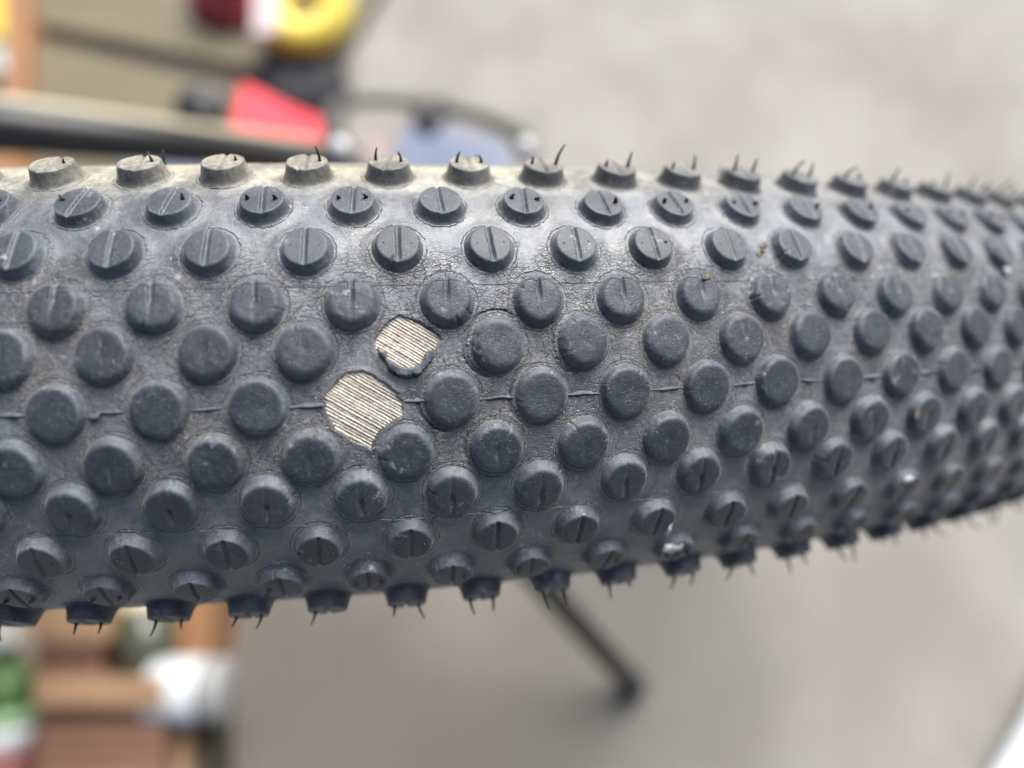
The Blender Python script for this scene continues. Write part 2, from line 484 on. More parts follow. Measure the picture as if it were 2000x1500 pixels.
u_l = lines((-42, 15.8, 0.30), (15.8, 33, 0.095), (33, 110, 0.30), (110, 220, 0.6), (220, 2 * math.pi * U_OF - 42.0, 9.0))
u_l = np.r_[u_l, 2 * math.pi * U_OF - 42.0]
v_l = np.r_[lines((-75, -44, 3.0), (-44, -7, 0.32), (-7, 11.6, 0.095), (11.6, 44, 0.32), (44, 75.1, 3.0))]
U, V_ = np.meshgrid(u_l, v_l, indexing='ij')
th = U / U_OF; ph = V_ / 36.0
dist = np.full(U.shape, 9.0)
for row, j, kt, kp in KN_NEAR:
    if (row, j) == (0, 3) or (row, j) == (1, 3): continue
    cu, cv = kt * U_OF, kp * 36.0
    iu = slice(*np.searchsorted(u_l, (cu - 7, cu + 7))); iv = slice(*np.searchsorted(v_l, (cv - 7, cv + 7)))
    sx = (RC + .036 * math.cos(kp)) / RO
    dd = np.hypot((U[iu, iv] - cu) * sx, V_[iu, iv] - cv) - RBAS[abs(row)]
    dist[iu, iv] = np.minimum(dist[iu, iv], dd)
flat = np.stack([U.ravel(), V_.ravel(), np.zeros(U.size)], -1)
wob = (vnoise(flat * 1.4, 3) * 0.22 + vnoise(flat * 3.3, 4) * 0.11).reshape(U.shape)
# the skin has split along the feet of a few loose knobs
for key, a0, a1, dp in (((1, 4), 55, 250, 0.75), ((0, 4), 150, 265, 0.5), ((1, 5), 120, 250, 0.45), ((0, 5), 120, 230, 0.4), ((-1, 4), 140, 200, 0.5)):
    cu, cv = [(k[2] * U_OF, k[3] * 36.0) for k in KN_NEAR if (k[0], k[1]) == key][0]
    sx = (RC + .036 * math.cos(cv / 36)) / RO
    X_, Y_ = (U - cu) * sx, V_ - cv
    dd = np.hypot(X_, Y_) - RBAS[abs(key[0])] + wob * 0.7
    an = np.degrees(np.arctan2(Y_, X_)) % 360
    SPLIT = globals().setdefault('SPLIT', np.zeros(U.shape))
    SPLIT += dp * sstep(0.10, 0.28, dd) * sstep(0.72, 0.42, dd) * sstep(a0 - 15, a0 + 20, an) * sstep(a1 + 15, a1 - 20, an)
near = (U > 14) & (U < 35) & (V_ > -9) & (V_ < 13)
sd = np.full(U.shape, 9.0)
sd[near] = np.minimum(poly_sd(U[near], V_[near], POLY_A), poly_sd(U[near], V_[near], POLY_B)) + wob[near] * 0.6
hole = sstep(0.10, -0.10, sd)
r = carc(ph)
r -= hole * 0.0008 + SPLIT * 0.001
r += (sstep(0.9, 0.15, sd) * (1 - hole)) * 0.00012           # the torn edge curls up a little
r += sstep(1.6, 0.0, dist) * sstep(-2.5, -1.0, dist) * 0.00016
r += (vnoise(flat * 0.35, 5) * 0.00007 + vnoise(flat * 0.11, 6) * 0.00009).reshape(U.shape)
Pc = torus(th, ph, r).reshape(-1, 3)
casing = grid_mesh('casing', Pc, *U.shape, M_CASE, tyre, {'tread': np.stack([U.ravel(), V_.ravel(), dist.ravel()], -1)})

# --- bare cords in the two torn patches
DIRU = np.array([math.cos(math.radians(-32)), math.sin(math.radians(-32))]); DIRV = np.array([-DIRU[1], DIRU[0]])


def cords(poly, nm):
    P = np.array(poly); c = P.mean(0)
    rad = np.hypot(*(P - c).T).max() + 0.6
    V, F = [], []
    k = -rad
    while k < rad:
        half = math.sqrt(max(rad * rad - k * k, 0.01))
        s = np.arange(-half, half, 0.28)
        ph1 = random.uniform(0, 50)
        j1 = vnoise(np.stack([s * 1.3 + ph1, s * 0, s * 0], -1), 8) * 0.035
        j2 = vnoise(np.stack([s * 2.5 + ph1, s * 0 + 7, s * 0], -1), 9) * 0.03
        pts_u = c[0] + DIRU[0] * s + DIRV[0] * (k + j1); pts_v = c[1] + DIRU[1] * s + DIRV[1] * (k + j1)
        hh = -0.31 + j2 + random.uniform(-0.09, 0.05)
        base = len(V); wd = random.uniform(0.172, 0.190)
        prof = [(-1, -0.02), (-0.88, 0.09), (-0.45, 0.18), (0, 0.21), (0.45, 0.18), (0.88, 0.09), (1, -0.02)]
        for a_, b_ in prof:
            uu = pts_u + DIRV[0] * a_ * wd; vv = pts_v + DIRV[1] * a_ * wd
            V += torus(uu / U_OF, vv / 36.0, carc(vv / 36.0) + (hh + b_) / 1000.0).tolist()
        n = len(s)
        for q in range(len(prof) - 1):
            for i in range(n - 1):
                F.append((base + q * n + i, base + q * n + i + 1, base + (q + 1) * n + i + 1, base + (q + 1) * n + i))
        k += 0.385 + random.uniform(-0.045, 0.045)
    o = mesh_obj('cord_layer', V, F, M_CORD, tyre)
    tag(o, nm, kind='stuff')
    return o


cords(POLY_A, 'larger bare patch of beige casing cords on the centre line')
cords(POLY_B, 'smaller bare patch of beige casing cords above the larger one')

# --- the torn stump left round the smaller patch
ug = np.arange(22.6, 32.2, 0.085); vg = np.arange(2.0, 8.6, 0.085)
UG, VG = np.meshgrid(ug, vg, indexing='ij')
fl = np.stack([UG.ravel(), VG.ravel(), np.zeros(UG.size)], -1)
s2 = poly_sd(UG, VG, REMNANT) + (vnoise(fl * 2.0, 21) * 0.14 + vnoise(fl * 5, 22) * 0.06).reshape(UG.shape)
hh = -1.1 + 2.0 * sstep(0.10, -0.42, s2) + (vnoise(fl * 1.3, 23) * 0.12 + vnoise(fl * 4.5, 24) * 0.03).reshape(UG.shape) * sstep(0, -0.4, s2)
hh -= 0.35 * sstep(25.2, 23.6, UG)
keep = s2 < 0.16
idx = -np.ones(UG.shape, int); idx[keep] = np.arange(keep.sum())
allq = np.stack([idx[:-1, :-1], idx[1:, :-1], idx[1:, 1:], idx[:-1, 1:]], -1).reshape(-1, 4)
allq = allq[(allq >= 0).all(1)]
PV = torus(UG / U_OF, VG / 36.0, carc(VG / 36.0) + hh / 1000.0)[keep]
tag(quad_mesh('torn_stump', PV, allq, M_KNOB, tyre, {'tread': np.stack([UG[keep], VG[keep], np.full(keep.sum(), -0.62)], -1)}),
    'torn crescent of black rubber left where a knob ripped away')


# --- knobs
def knob_geo(row, th0, ph0, n, seed, damage=0.0):
    k = abs(row); sgn = 1 if row >= 0 else -1
    H, RT, RB, RE = HGT[k], RTOP[k], RBAS[k], REDG[k]
    rng = np.random.default_rng(seed)
    # section of the knob: s 0..1 across, radius and height
    prof = [(0, 0, H + (-0.05 if k < 3 else 0.0)), (0.30, RT * 0.42, H), (0.56, RT - RE * 1.15, H - 0.01)]
    for t in (15, 35, 60, 85):
        a = math.radians(t)
        prof.append((0.56 + 0.16 * t / 90, RT - RE + RE * math.sin(a), H - RE + RE * math.cos(a)))
    wall_h = H - RE
    prof += [(0.78, RT + (RB - RT) * 0.28, wall_h * 0.55), (0.85, RT + (RB - RT) * 0.55, wall_h * 0.22), (0.92, RB - 0.05, 0.10), (0.96, RB + 0.25, 0.02), (1.0, RB + 0.55, -0.16)]
    prof = np.array(prof)
    g = np.linspace(-1, 1, n)
    A, B = np.meshgrid(g, g, indexing='ij')
    X = A * np.sqrt(1 - B * B / 2); Y = B * np.sqrt(1 - A * A / 2)
    s = np.clip(np.hypot(X, Y), 0, 1); ang = np.arctan2(Y, X)
    rad = np.interp(s, prof[:, 0], prof[:, 1]); h = np.interp(s, prof[:, 0], prof[:, 2])
    # slight out-of-round wear
    e = rng.uniform(-1, 1, 4)
    rad = rad * (1 + 0.012 * e[0] * np.cos(2 * ang + e[1] * 3) + 0.010 * np.cos(3 * ang + e[2] * 3))
    if k < 3:   # worn tops lean and dish
        h += sstep(0.75, 0.3, s) * 0.05 * e[3]
        h -= sstep(0.6, 0.0, s) * rng.uniform(0, 0.08)
        h *= 1 - 0.03 * rng.uniform(-1, 1) * np.cos(ang - rng.uniform(0, 6)) * s
    x = rad * np.cos(ang); y = rad * np.sin(ang)
    yo = y * sgn                                             # outward across the tread
    slot = np.zeros_like(x)
    # the sipe across the knob
    tilt = rng.normal(0, 0.05) if k < 4 else rng.normal(0, 0.09)
    xs = x - yo * tilt - rng.normal(0, 0.06)
    wslot = {0: 0.0, 1: 0.36, 2: 0.33, 3: 0.28, 4: 0.26, 5: 0.30}[k]
    dslot = {0: 0.0, 1: 0.22, 2: 0.62, 3: 0.55, 4: 0.6, 5: 0.5}[k] * rng.uniform(0.75, 1.15)
    if k:
        m = sstep(wslot + 0.10, wslot - 0.10, np.abs(xs) * 1.0)
        side = np.where(xs > 0, 0.65, 1.0)                   # one wall steeper than the other
        if k == 1:
            along = sstep(-0.9, 0.2, yo) * sstep(2.6, 1.6, yo) * rng.uniform(0.2, 1.0)
        elif k == 2:
            along = 0.14 + 0.86 * sstep(-0.8, 0.9, yo) if row > 0 else 0.10 + 0.9 * sstep(-0.5, 0.8, yo) * sstep(3.6, 1.2, yo) + 0.12
        else:
            along = np.ones_like(yo) * sstep(-RT * 1.02, -RT * 0.8, yo)
        cut = m * side * along * sstep(0.93, 0.6, s)
        slot = cut
        h = h - cut * dslot * (0.72 if row > 0 else 1.0)
    P3 = np.stack([x.ravel() + th0 * U_OF, y.ravel() + ph0 * 36, h.ravel()], -1)
    w1 = vnoise(P3 * 1.1, seed % 97).reshape(x.shape); w2 = vnoise(P3 * 3.0, seed % 89 + 5).reshape(x.shape)
    amp = 0.03 if k < 3 else 0.018
    h = h + (w1 * amp + w2 * amp * 0.5) * sstep(1.0, 0.85, s)
    rr2 = 1 + (w1 * 0.012 + w2 * 0.007) * sstep(0.4, 0.75, s)
    x = x * rr2; y = y * rr2
    # nicks in the edge
    for q in range(rng.integers(0, 3) if k < 3 else rng.integers(0, 2)):
        a0 = rng.uniform(-math.pi, math.pi); wd = rng.uniform(0.03, 0.09); ln = rng.uniform(0.5, 1.3)
        da = np.abs(np.angle(np.exp(1j * (ang - a0 - 0.1 * w1)))) * RT
        h -= sstep(wd + 0.14, wd * 0.3, da) * sstep(RT - ln, RT - 0.2 * ln, rad) * sstep(0.92, 0.8, s) * rng.uniform(0.15, 0.45)
    if damage:
        da = np.angle(np.exp(1j * (ang - math.radians(195))))
        tear = np.exp(-(da / 0.75) ** 2) * sstep(0.5, 0.74, s) * sstep(0.97, 0.86, s)
        h -= damage * tear * (0.55 + 0.7 * w2 + 0.4 * w1)
    q0 = RC + RR * math.cos(ph0)
    scale = RR / (RR + np.maximum(h, 0) / 1000.0)
    thv = th0 + x / 1000.0 / (q0 + h / 1000.0 * math.cos(ph0)); phv = ph0 + y / 1000.0 * scale / RR
    rr = carc(ph0 * 0.75 + phv * 0.25) + h / 1000.0
    rr = np.where(h < 0.3, carc(phv) + h / 1000.0, rr)
    Pt = torus(thv.ravel(), phv.ravel(), rr.ravel())
    radm = np.hypot(x, y)
    radm = radm + (np.maximum(radm, RB - 0.62) - radm) * np.clip(slot * 1.2, 0, 1)
    at_ = np.stack([thv.ravel() * U_OF, phv.ravel() * 36.0, np.where(h > 0.5 * H, np.minimum(radm - RB, -0.45), radm - RB).ravel()], -1)
    return Pt, at_


def hair_pts(th0, ph0, row, x, y, ln, bend):
    H = HGT[abs(row)] if row else 0.0
    c0 = float(carc(ph0))
    pts, rad = [], []
    for i in range(6):
        t = i / 5
        hh = H - 0.1 + ln * t
        xx = x + bend[0] * t * t; yy = y + bend[1] * t * t
        pts.append(torus(np.array(th0 + xx / 1000 / (RC + RR * math.cos(ph0))), np.array(ph0 + yy / 1000 / (RR + hh / 1000)), np.array(c0 + hh / 1000)))
        rad.append(0.001 * (0.25 - 0.16 * t) * (1.3 if abs(row) == 4 else 1.0) * (1.2 if th0 > 0.09 else 1.05))
    return pts, rad


HAIR_FULL = {(5, 1): (0, 1), (5, 2): (0, 1), (5, 3): (0, 1), (5, 7): (0, 1)}
DAMAGE = {(1, 4): 0.9, (1, 5): 0.7, (0, 4): 0.6, (0, 5): 0.35, (2, 5): 0.35, (1, 6): 0.3}
gridq = {}
for row, j, kt, kp in KN_NEAR:
    if (row, j) in ((0, 3), (1, 3)): continue
    n = 58 if kt < 0.25 else (44 if kt < 0.42 else 26)
    seed = (row + 7) * 1000 + j + 50
    Pt, at_ = knob_geo(row, kt, kp, n, seed, DAMAGE.get((row, j), 0.0))
    c = torus(np.array(kt), np.array(kp), np.array(RR))
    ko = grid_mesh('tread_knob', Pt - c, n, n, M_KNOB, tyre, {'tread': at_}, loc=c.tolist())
    rg = np.random.default_rng(seed)
    k = abs(row)
    if k >= 3 and kt < 0.5:
        for sx in (-1, 1):
            p = rg.uniform()
            if k == 3:
                ln = 0.12 if p < 0.8 else 0.35
            elif k == 4:
                if p < (0.16 if kt < 0.09 else 0.30): continue
                ln = rg.uniform(0.55, 1.0)
            else:
                if p < (0.10 if kt < 0.09 else 0.0): continue
                ln = rg.uniform(1.2, 2.3) if p > 0.25 else rg.uniform(0.5, 0.9)
            if kt > 0.09 and k > 3: ln = max(ln, 0.8) * 1.4 if k == 5 else ln * rg.uniform(0.7, 1.5)
            if k == 5 and row > 0 and j < 4 and sx < 0 and j < 3: continue
            b = rg.normal(0, 0.30, 2) * ln + np.array([-0.10 * ln if row > 0 and j < 5 else 0.0, 0])
            pts, rad = hair_pts(kt, kp, row, sx * RTOP[k] * 0.62, rg.normal(0, 0.12), ln, b)
            V, F = tube_geo([p_ - c for p_ in pts], rad, 7)
            mesh_obj('moulding_hair', V, F, M_HAIR, ko)

# hairs that grow from the sidewall itself
for thv, ph_d, ln in ((0.031 - 0.0605, 69, 2.3), (0.118, 69, 2.0), (0.187, 69, 1.8), (0.255, 69, 1.7)):
    pts, rad = hair_pts(thv, math.radians(ph_d), 0, 0, 0, ln, (0.1, 0.3))
    V, F = tube_geo(pts, rad, 7); mesh_obj('moulding_hair', V, F, M_HAIR, tyre)

# the knobs round the rest of the tyre, out of the picture
fq, fv, fa = [], [], []
n = 8
idx = np.arange(n * n).reshape(n, n)
q1 = np.stack([idx[:-1, :-1], idx[1:, :-1], idx[1:, 1:], idx[:-1, 1:]], -1).reshape(-1, 4)
cnt = 0
for row, j, kt, kp in KN_FAR:
    Pt, at_ = knob_geo(row, kt, kp, n, 5)
    fv.append(Pt); fa.append(at_); fq.append(q1 + cnt); cnt += n * n
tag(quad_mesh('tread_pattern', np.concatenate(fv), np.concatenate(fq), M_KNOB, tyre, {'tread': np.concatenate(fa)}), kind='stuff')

# --- the moulding seam: a thin fin of rubber from knob to knob along the centre line
cent = sorted([k for k in KN_NEAR if k[0] == 0 and k[2] < 0.5], key=lambda k: k[2])
for a, b in zip(cent[:-1], cent[1:]):
    u0 = a[2] * U_OF + RTOP[0] + 0.1; u1 = b[2] * U_OF - RTOP[0] - 0.1
    if a[1] == 3: u0 = 26.75
    if b[1] == 3: u1 = 16.5
    m = 26
    uu = np.linspace(u0, u1, m)
    rg = np.random.default_rng(a[1] + 300)
    ctr = a[3] * 36 + (b[3] - a[3]) * 36 * (uu - u0) / (u1 - u0) - 0.1
    zz = np.stack([uu * 0.9, uu * 0 + 3, uu * 0], -1)
    ctr = ctr + vnoise(zz * 0.7, 31) * 0.10 + vnoise(zz * 3.1, 32) * 0.025
    hf = 0.26 + 0.10 * vnoise(zz * 1.7, 33)
    lean = 0.16 + 0.2 * vnoise(zz * 0.6, 34)
    wd = 0.16 + 0.05 * vnoise(zz * 2.2, 35)
    rows_ = []
    for off, hgt in ((0.22, -0.08), (0.10, 0.06), (0.06, 0.55), (0.0, 1.0), (-0.07, 0.9), (-0.09, 0.3), (-0.16, 0.0), (-0.25, -0.08)):
        vv = ctr + off * (wd / 0.11) - lean * max(hgt, 0) * 0.6
        hh_ = np.where(hgt > 0, hgt * hf, hgt)
        rows_.append(torus(uu / U_OF, vv / 36, carc(vv / 36) + (hh_ + 0.02) / 1000))
    PV = np.stack(rows_, 1).reshape(-1, 3)
    av = np.stack([np.repeat(uu, 8), np.repeat(ctr, 8), np.full(m * 8, -0.62)], -1)
    grid_mesh('seam_ridge', PV, m, 8, M_KNOB, tyre, {'tread': av})

# a flap of flash peeled off the seam between the two left-hand centre knobs
fl_u = cent[[k[1] for k in cent].index(0)][2] * U_OF + 3.9 if any(k[1] == 0 for k in cent) else -11
V, F = [], []
for i, (du, dv, h) in enumerate(((0, 0.1, 0.2), (0.9, 0.15, 0.5), (1.7, 0.05, 0.45), (1.2, -0.55, 0.75), (0.5, -0.7, 0.7), (-0.1, -0.5, 0.4))):
    for e in (0.0, 0.09):
        V.append(torus(np.array((fl_u + du) / U_OF), np.array((dv - 0.1) / 36), np.array(float(carc(0.0)) + (h + e) / 1000)))
F = [tuple(range(0, 12, 2)), tuple(range(11, 0, -2))] + [(2 * i, 2 * ((i + 1) % 6), 2 * ((i + 1) % 6) + 1, 2 * i + 1) for i in range(6)]
mesh_obj('rubber_flap', V, F, M_KNOB, tyre, smooth=False)

# --- crumbs of dried mud and grit stuck in the tread
M_MUD = plain('dried_mud', (0.20, 0.172, 0.13), 0.95, 0.2, 900, spec=0.2, bump=0.0002)
M_DKMUD = plain('dark_mud', (0.10, 0.08, 0.055), 0.95, 0.2, 900, spec=0.2, bump=0.0002)
M_PALE = plain('pale_grit', (0.55, 0.55, 0.55), 0.8, 0.1, 900, spec=0.3, bump=0.0002)


def crumb(u, v, h, ru, rv, rh, mat, seed, name):
    bm = bmesh.new(); bmesh.ops.create_icosphere(bm, subdivisions=3, radius=1.0)
    P = np.array([q.co[:] for q in bm.verts])
    k = 1 + vnoise(P * 1.6 + seed, seed) * 0.6 + vnoise(P * 4.1 + seed, seed + 3) * 0.35
    P = P * k[:, None]
    Q = torus((u + P[:, 0] * ru) / U_OF, (v + P[:, 1] * rv) / 36, carc((v + P[:, 1] * rv) / 36) + (h + P[:, 2] * rh) / 1000)
    for q, c_ in zip(bm.verts, Q): q.co = c_
    me = bpy.data.meshes.new(name); bm.to_mesh(me); bm.free(); me.materials.append(mat)
    me.polygons.foreach_set('use_smooth', [True] * len(me.polygons))
    o = bpy.data.objects.new(name, me); COL.objects.link(o); o.parent = tyre


kn = {(k[0], k[1]): k for k in KN_NEAR}
for (rw, jj, du, dv, ru, rv, rh, mt, nm) in (
        (2, 7, 0.9, 2.1, 0.7, 0.35, 0.08, M_MUD, 'dried_mud'), (2, 7, 1.2, -1.0, 0.7, 0.2, 0.07, M_MUD, 'dried_mud'),
        (-1, 10, -3.0, 0.4, 0.5, 0.8, 0.12, M_MUD, 'dried_mud'), 
         
         
         (3, 12, 0.2, -3.2, 1.0, 0.8, 0.3, M_PALE, 'pale_grit'),
        (-3, 6, 2.2, -1.4, 0.3, 1.0, 0.3, M_PALE, 'pale_grit'), (-4, 7, -1.4, 1.4, 1.6, 0.8, 0.3, M_PALE, 'pale_grit'),
        (-3, 10, -0.8, 2.0, 1.5, 0.6, 0.3, M_PALE, 'pale_grit')):
    if (rw, jj) in kn:
        k_ = kn[(rw, jj)]
        rr_ = math.hypot(du, dv)
        hh0 = HGT[abs(rw)] - 0.02 if rr_ < RTOP[abs(rw)] - 0.2 else (HGT[abs(rw)] * 0.45 if rr_ < RBAS[abs(rw)] else 0.0)
        crumb(k_[2] * U_OF + du, k_[3] * 36 + dv, hh0, ru, rv, rh, mt, rw * 17 + jj + 60, nm)
for i in range(10):
    a_ = i / 10; crumb(81.0 + 5.5 * a_ + random.gauss(0, .3), 19.0 + 3.6 * a_ + random.gauss(0, .25), 0.05, 0.42, 0.32, 0.14, M_DKMUD if i % 2 else M_MUD, i + 3, 'dried_mud')

# ------------------------------------------------------------------ the bicycle behind the tyre
M_BLACK = plain('black_paint', (0.012, 0.012, 0.014), 0.45, 0.1, 20, coat=0.0)
M_CREAM = plain('gleam_cream', (0.42, 0.39, 0.28), 0.5, 0.06, 12)
M_STEEL = plain('brushed_steel', (0.45, 0.45, 0.46), 0.35, 0.1, 60)
M_DARKRUB = plain('dark_rubber', (0.02, 0.022, 0.028), 0.55, 0.2, 50)
MW = Matrix(tyre.matrix_world)
axle = Vector(M_WH[:, 1]); hub_c = Vector(CENTRE)
bike = empty('bicycle', CENTRE.tolist())
tag(bike, 'black bicycle carrying the tyre, with frame tube above it and kickstand below', 'bicycle')


def child(o):
    o.parent = bike; o.matrix_parent_inverse = Matrix.Translation(-hub_c)
    return o


def wpt(r_, t_, y_):
    return MW @ Vector((r_ * math.sin(t_), y_, r_ * math.cos(t_)))


NR = 96
V, F = [], []
sec = [(0.288, -0.017), (0.2815, -0.016), (0.274, -0.012), (0.268, 0.0), (0.274, 0.012), (0.2815, 0.016), (0.288, 0.017)]
for i in range(NR):
    for r_, y_ in sec: V.append(wpt(r_, 2 * math.pi * i / NR, y_))
m = len(sec)
for i in range(NR):
    for q in range(m - 1):
        F.append((i * m + q, i * m + q + 1, ((i + 1) % NR) * m + q + 1, ((i + 1) % NR) * m + q))
child(mesh_obj('wheel_rim', V, F, M_BLACK))
child(tube('hub', [wpt(0, 0, y) for y in (-0.055, -0.03, -0.029, 0.029, 0.03, 0.055)], [0.006, 0.006, 0.017, 0.017, 0.006, 0.006], M_STEEL, seg=20))
for i in range(24):
    t_ = 2 * math.pi * i / 24
    y_ = 0.026 if i % 2 else -0.026
    child(tube('spoke', [wpt(0.017, t_ + 0.5 * (1 if i % 4 < 2 else -1), y_), wpt(0.27, t_, y_ * 0.1)], 0.001, M_STEEL, seg=6))


def cpt(px, py, depth):
    """a point that far in front of the camera"""
    return CAM + ray(px, py) * depth


tA, tB = cpt(-260, 228, 0.27), cpt(700, 318, 0.52)
child(tube('frame_tube', [tA, tA * .5 + tB * .5, tB, wpt(0, 0, 0.05)], [0.0105, 0.010, 0.009, 0.008], M_BLACK, seg=24))
cA, cB = cpt(-260, 166, 0.30), cpt(700, 296, 0.62)  # cream rod added along the tube as its gloss reflection of the sky
child(tube('tube_gleam', [cA, cA * .5 + cB * .5, cB], [0.0040, 0.0045, 0.0055], M_CREAM, seg=16))
kf = at(1236, 1338, 0.012); ktop = np.array(wpt(0.05, 0.3, -0.06))
kt_ = child(tube('kickstand', [ktop, kf + (ktop - kf) * 0.05], [0.0095, 0.0095], plain('grey_paint', (0.02, 0.02, 0.02), 0.5, 0.1, 30), seg=20))
bm = bmesh.new(); bmesh.ops.create_uvsphere(bm, u_segments=24, v_segments=16, radius=0.0125)
for v in bm.verts:
    v.co.z *= 0.95
me = bpy.data.meshes.new('foot'); bm.to_mesh(me); bm.free(); me.materials.append(M_DARKRUB)
me.polygons.foreach_set('use_smooth', [True] * len(me.polygons))
ft = bpy.data.objects.new('foot', me); COL.objects.link(ft); ft.parent = kt_
ft.matrix_world = Matrix.Translation(Vector(kf))

# ------------------------------------------------------------------ the blurred things on the ground
M_ORW = wood('orange_timber', (0.29, 0.15, 0.065), (0.22, 0.105, 0.045), 1)
M_BRW = wood('brown_timber', (0.19, 0.10, 0.058), (0.14, 0.07, 0.042), 0)
M_LTW = wood('light_timber', (0.29, 0.18, 0.10), (0.22, 0.13, 0.07), 0)
M_KHA = wood('khaki_board', (0.165, 0.138, 0.085), (0.125, 0.105, 0.065), 0)
M_KHD = plain('dark_gap_timber', (0.055, 0.047, 0.034), 0.8, 0.15, 20)


def slab(name, pix, h0, h1, mat, label=None, cat=None, parent=None, group=None):
    """a board or cloth whose top outline is given by points at height h1"""
    top = [at(x, y, h1) for x, y in pix]; n = len(top)
    V = [(p[0], p[1], h1) for p in top] + [(p[0], p[1], h0) for p in top]
    F = [tuple(range(n))[::-1], tuple(range(n, 2 * n))] + [(i, (i + 1) % n, n + (i + 1) % n, n + i) for i in range(n)]
    bm = bmesh.new(); vs = [bm.verts.new(v) for v in V]
    for f in F: bm.faces.new([vs[i] for i in f])
    bmesh.ops.recalc_face_normals(bm, faces=bm.faces[:])
    bmesh.ops.bevel(bm, geom=bm.edges[:], offset=min(0.004, (h1 - h0) * 0.3), segments=2, affect='EDGES', profile=0.6)
    me = bpy.data.meshes.new(name); bm.to_mesh(me); bm.free(); me.materials.append(mat)
    o = bpy.data.objects.new(name, me); COL.objects.link(o)
    if parent: o.parent = parent
    if label: tag(o, label, cat, group)
    return o


# two khaki boards lying side by side with a dark batten between them
slab('wooden_board', [(40, -60), (760, -60), (655, 120), (560, 148), (60, 44)], 0.004, 0.022, M_KHA,
     'khaki board farther from the tyre, above the dark batten', 'board', None, 'khaki boards')
slab('wooden_board', [(52, 74), (560, 190), (640, 230), (660, 420), (30, 420)], 0.004, 0.022, M_KHA,
     'khaki board nearer the tyre, below the dark batten', 'board', None, 'khaki boards')
slab('batten', [(48, 38), (570, 140), (590, 200), (50, 78)], 0.003, 0.012, M_KHD,
     'dark narrow batten lying between the two khaki boards', 'batten')
slab('timber_plank', [(6, -60), (56, -60), (46, 192), (40, 420), (-10, 420)], 0.0, 0.045, M_ORW,
     'orange timber plank at the edge of the khaki boards', 'plank')
slab('yellow_tub', [(-90, -60), (4, -60), (4, 70), (-90, 70)], 0.0, 0.05, plain('yellow_plastic', (0.6, 0.45, 0.06), 0.4, 0.05, 6),
     'yellow plastic tub beside the orange plank at the top corner', 'tub')
slab('white_tub', [(-90, 84), (5, 84), (8, 140), (-90, 150)], 0.0, 0.05, plain('white_plastic', (0.36, 0.39, 0.38), 0.4, 0.05, 6),
     'pale grey plastic tub next to the orange plank', 'tub')


def coil(name, px, py, h, rx, turns, rad, mat, label, cat, rise=0.0):
    c = at(px, py, h); pts = []
    nn = int(turns * 40)
    for i in range(nn + 1):
        t = 2 * math.pi * i / 40
        rr = rx * (0.62 + 0.38 * (0.5 + 0.5 * math.sin(i * 0.019 + 1)))
        pts.append((c[0] + rr * math.cos(t), c[1] + rr * math.sin(t) * 0.95, h + rise * i / nn + 0.006 * math.sin(i * 0.05)))
    o = tube(name, pts, rad, mat, seg=10)
    return tag(o, label, cat)


M_YEL = plain('yellow_hose', (0.85, 0.70, 0.13), 0.4, 0.05, 10)
M_RED = plain('red_hose', (0.46, 0.05, 0.06), 0.45, 0.1, 10)
# yellow coiled hose: a ring wound with many small turns
c = at(597, 20, 0.06)
pts = []
for i in range(1500):
    t = 2 * math.pi * i / 1500; s_ = 2 * math.pi * i / 1500 * 40
    R_ = 0.038 + 0.0165 * math.cos(s_)
    pts.append((c[0] + R_ * math.cos(t), c[1] + R_ * 1.1 * math.sin(t), 0.060 + 0.0165 * math.sin(s_)))
tag(tube('coiled_hose', pts, 0.0032, M_YEL, seg=8), 'bright yellow coiled air hose on the ground beyond the bicycle', 'hose')
coil('rubber_hose', 462, -2, 0.02, 0.050, 5, 0.0075, M_RED, 'dark red hose coiled flat beside the yellow hose', 'hose', 0.05)
slab('paper_sleeve', [(496, -40), (548, -40), (540, 62), (492, 66)], 0.084, 0.088, plain('pink_paper', (0.50, 0.40, 0.41), 0.7, 0.05, 10),
     'pale pink paper sleeve round the yellow coiled hose', 'sleeve')


def blob(name, px, py, h, size, mat, label, cat, seed=1, amp=0.18, rz=0.0):
    bm = bmesh.new(); bmesh.ops.create_icosphere(bm, subdivisions=4, radius=1.0)
    P = np.array([v.co[:] for v in bm.verts])
    nz = vnoise(P * 1.7 + seed, seed) * amp + vnoise(P * 4 + seed, seed + 1) * amp * 0.4
    c = at(px, py, h)
    for v, z in zip(bm.verts, nz):
        co = v.co * (1 + z)
        co = Vector((math.copysign(abs(co.x) ** 0.75, co.x) * size[0], math.copysign(abs(co.y) ** 0.75, co.y) * size[1], max(co.z, -0.6) * size[2]))
        co.rotate(Matrix.Rotation(rz, 3, 'Z'))
        v.co = co
    zmin = min(v.co.z for v in bm.verts)
    me = bpy.data.meshes.new(name); bm.to_mesh(me); bm.free(); me.materials.append(mat)
    me.polygons.foreach_set('use_smooth', [True] * len(me.polygons))
    o = bpy.data.objects.new(name, me); COL.objects.link(o); o.location = (c[0], c[1], -zmin)
    return tag(o, label, cat)


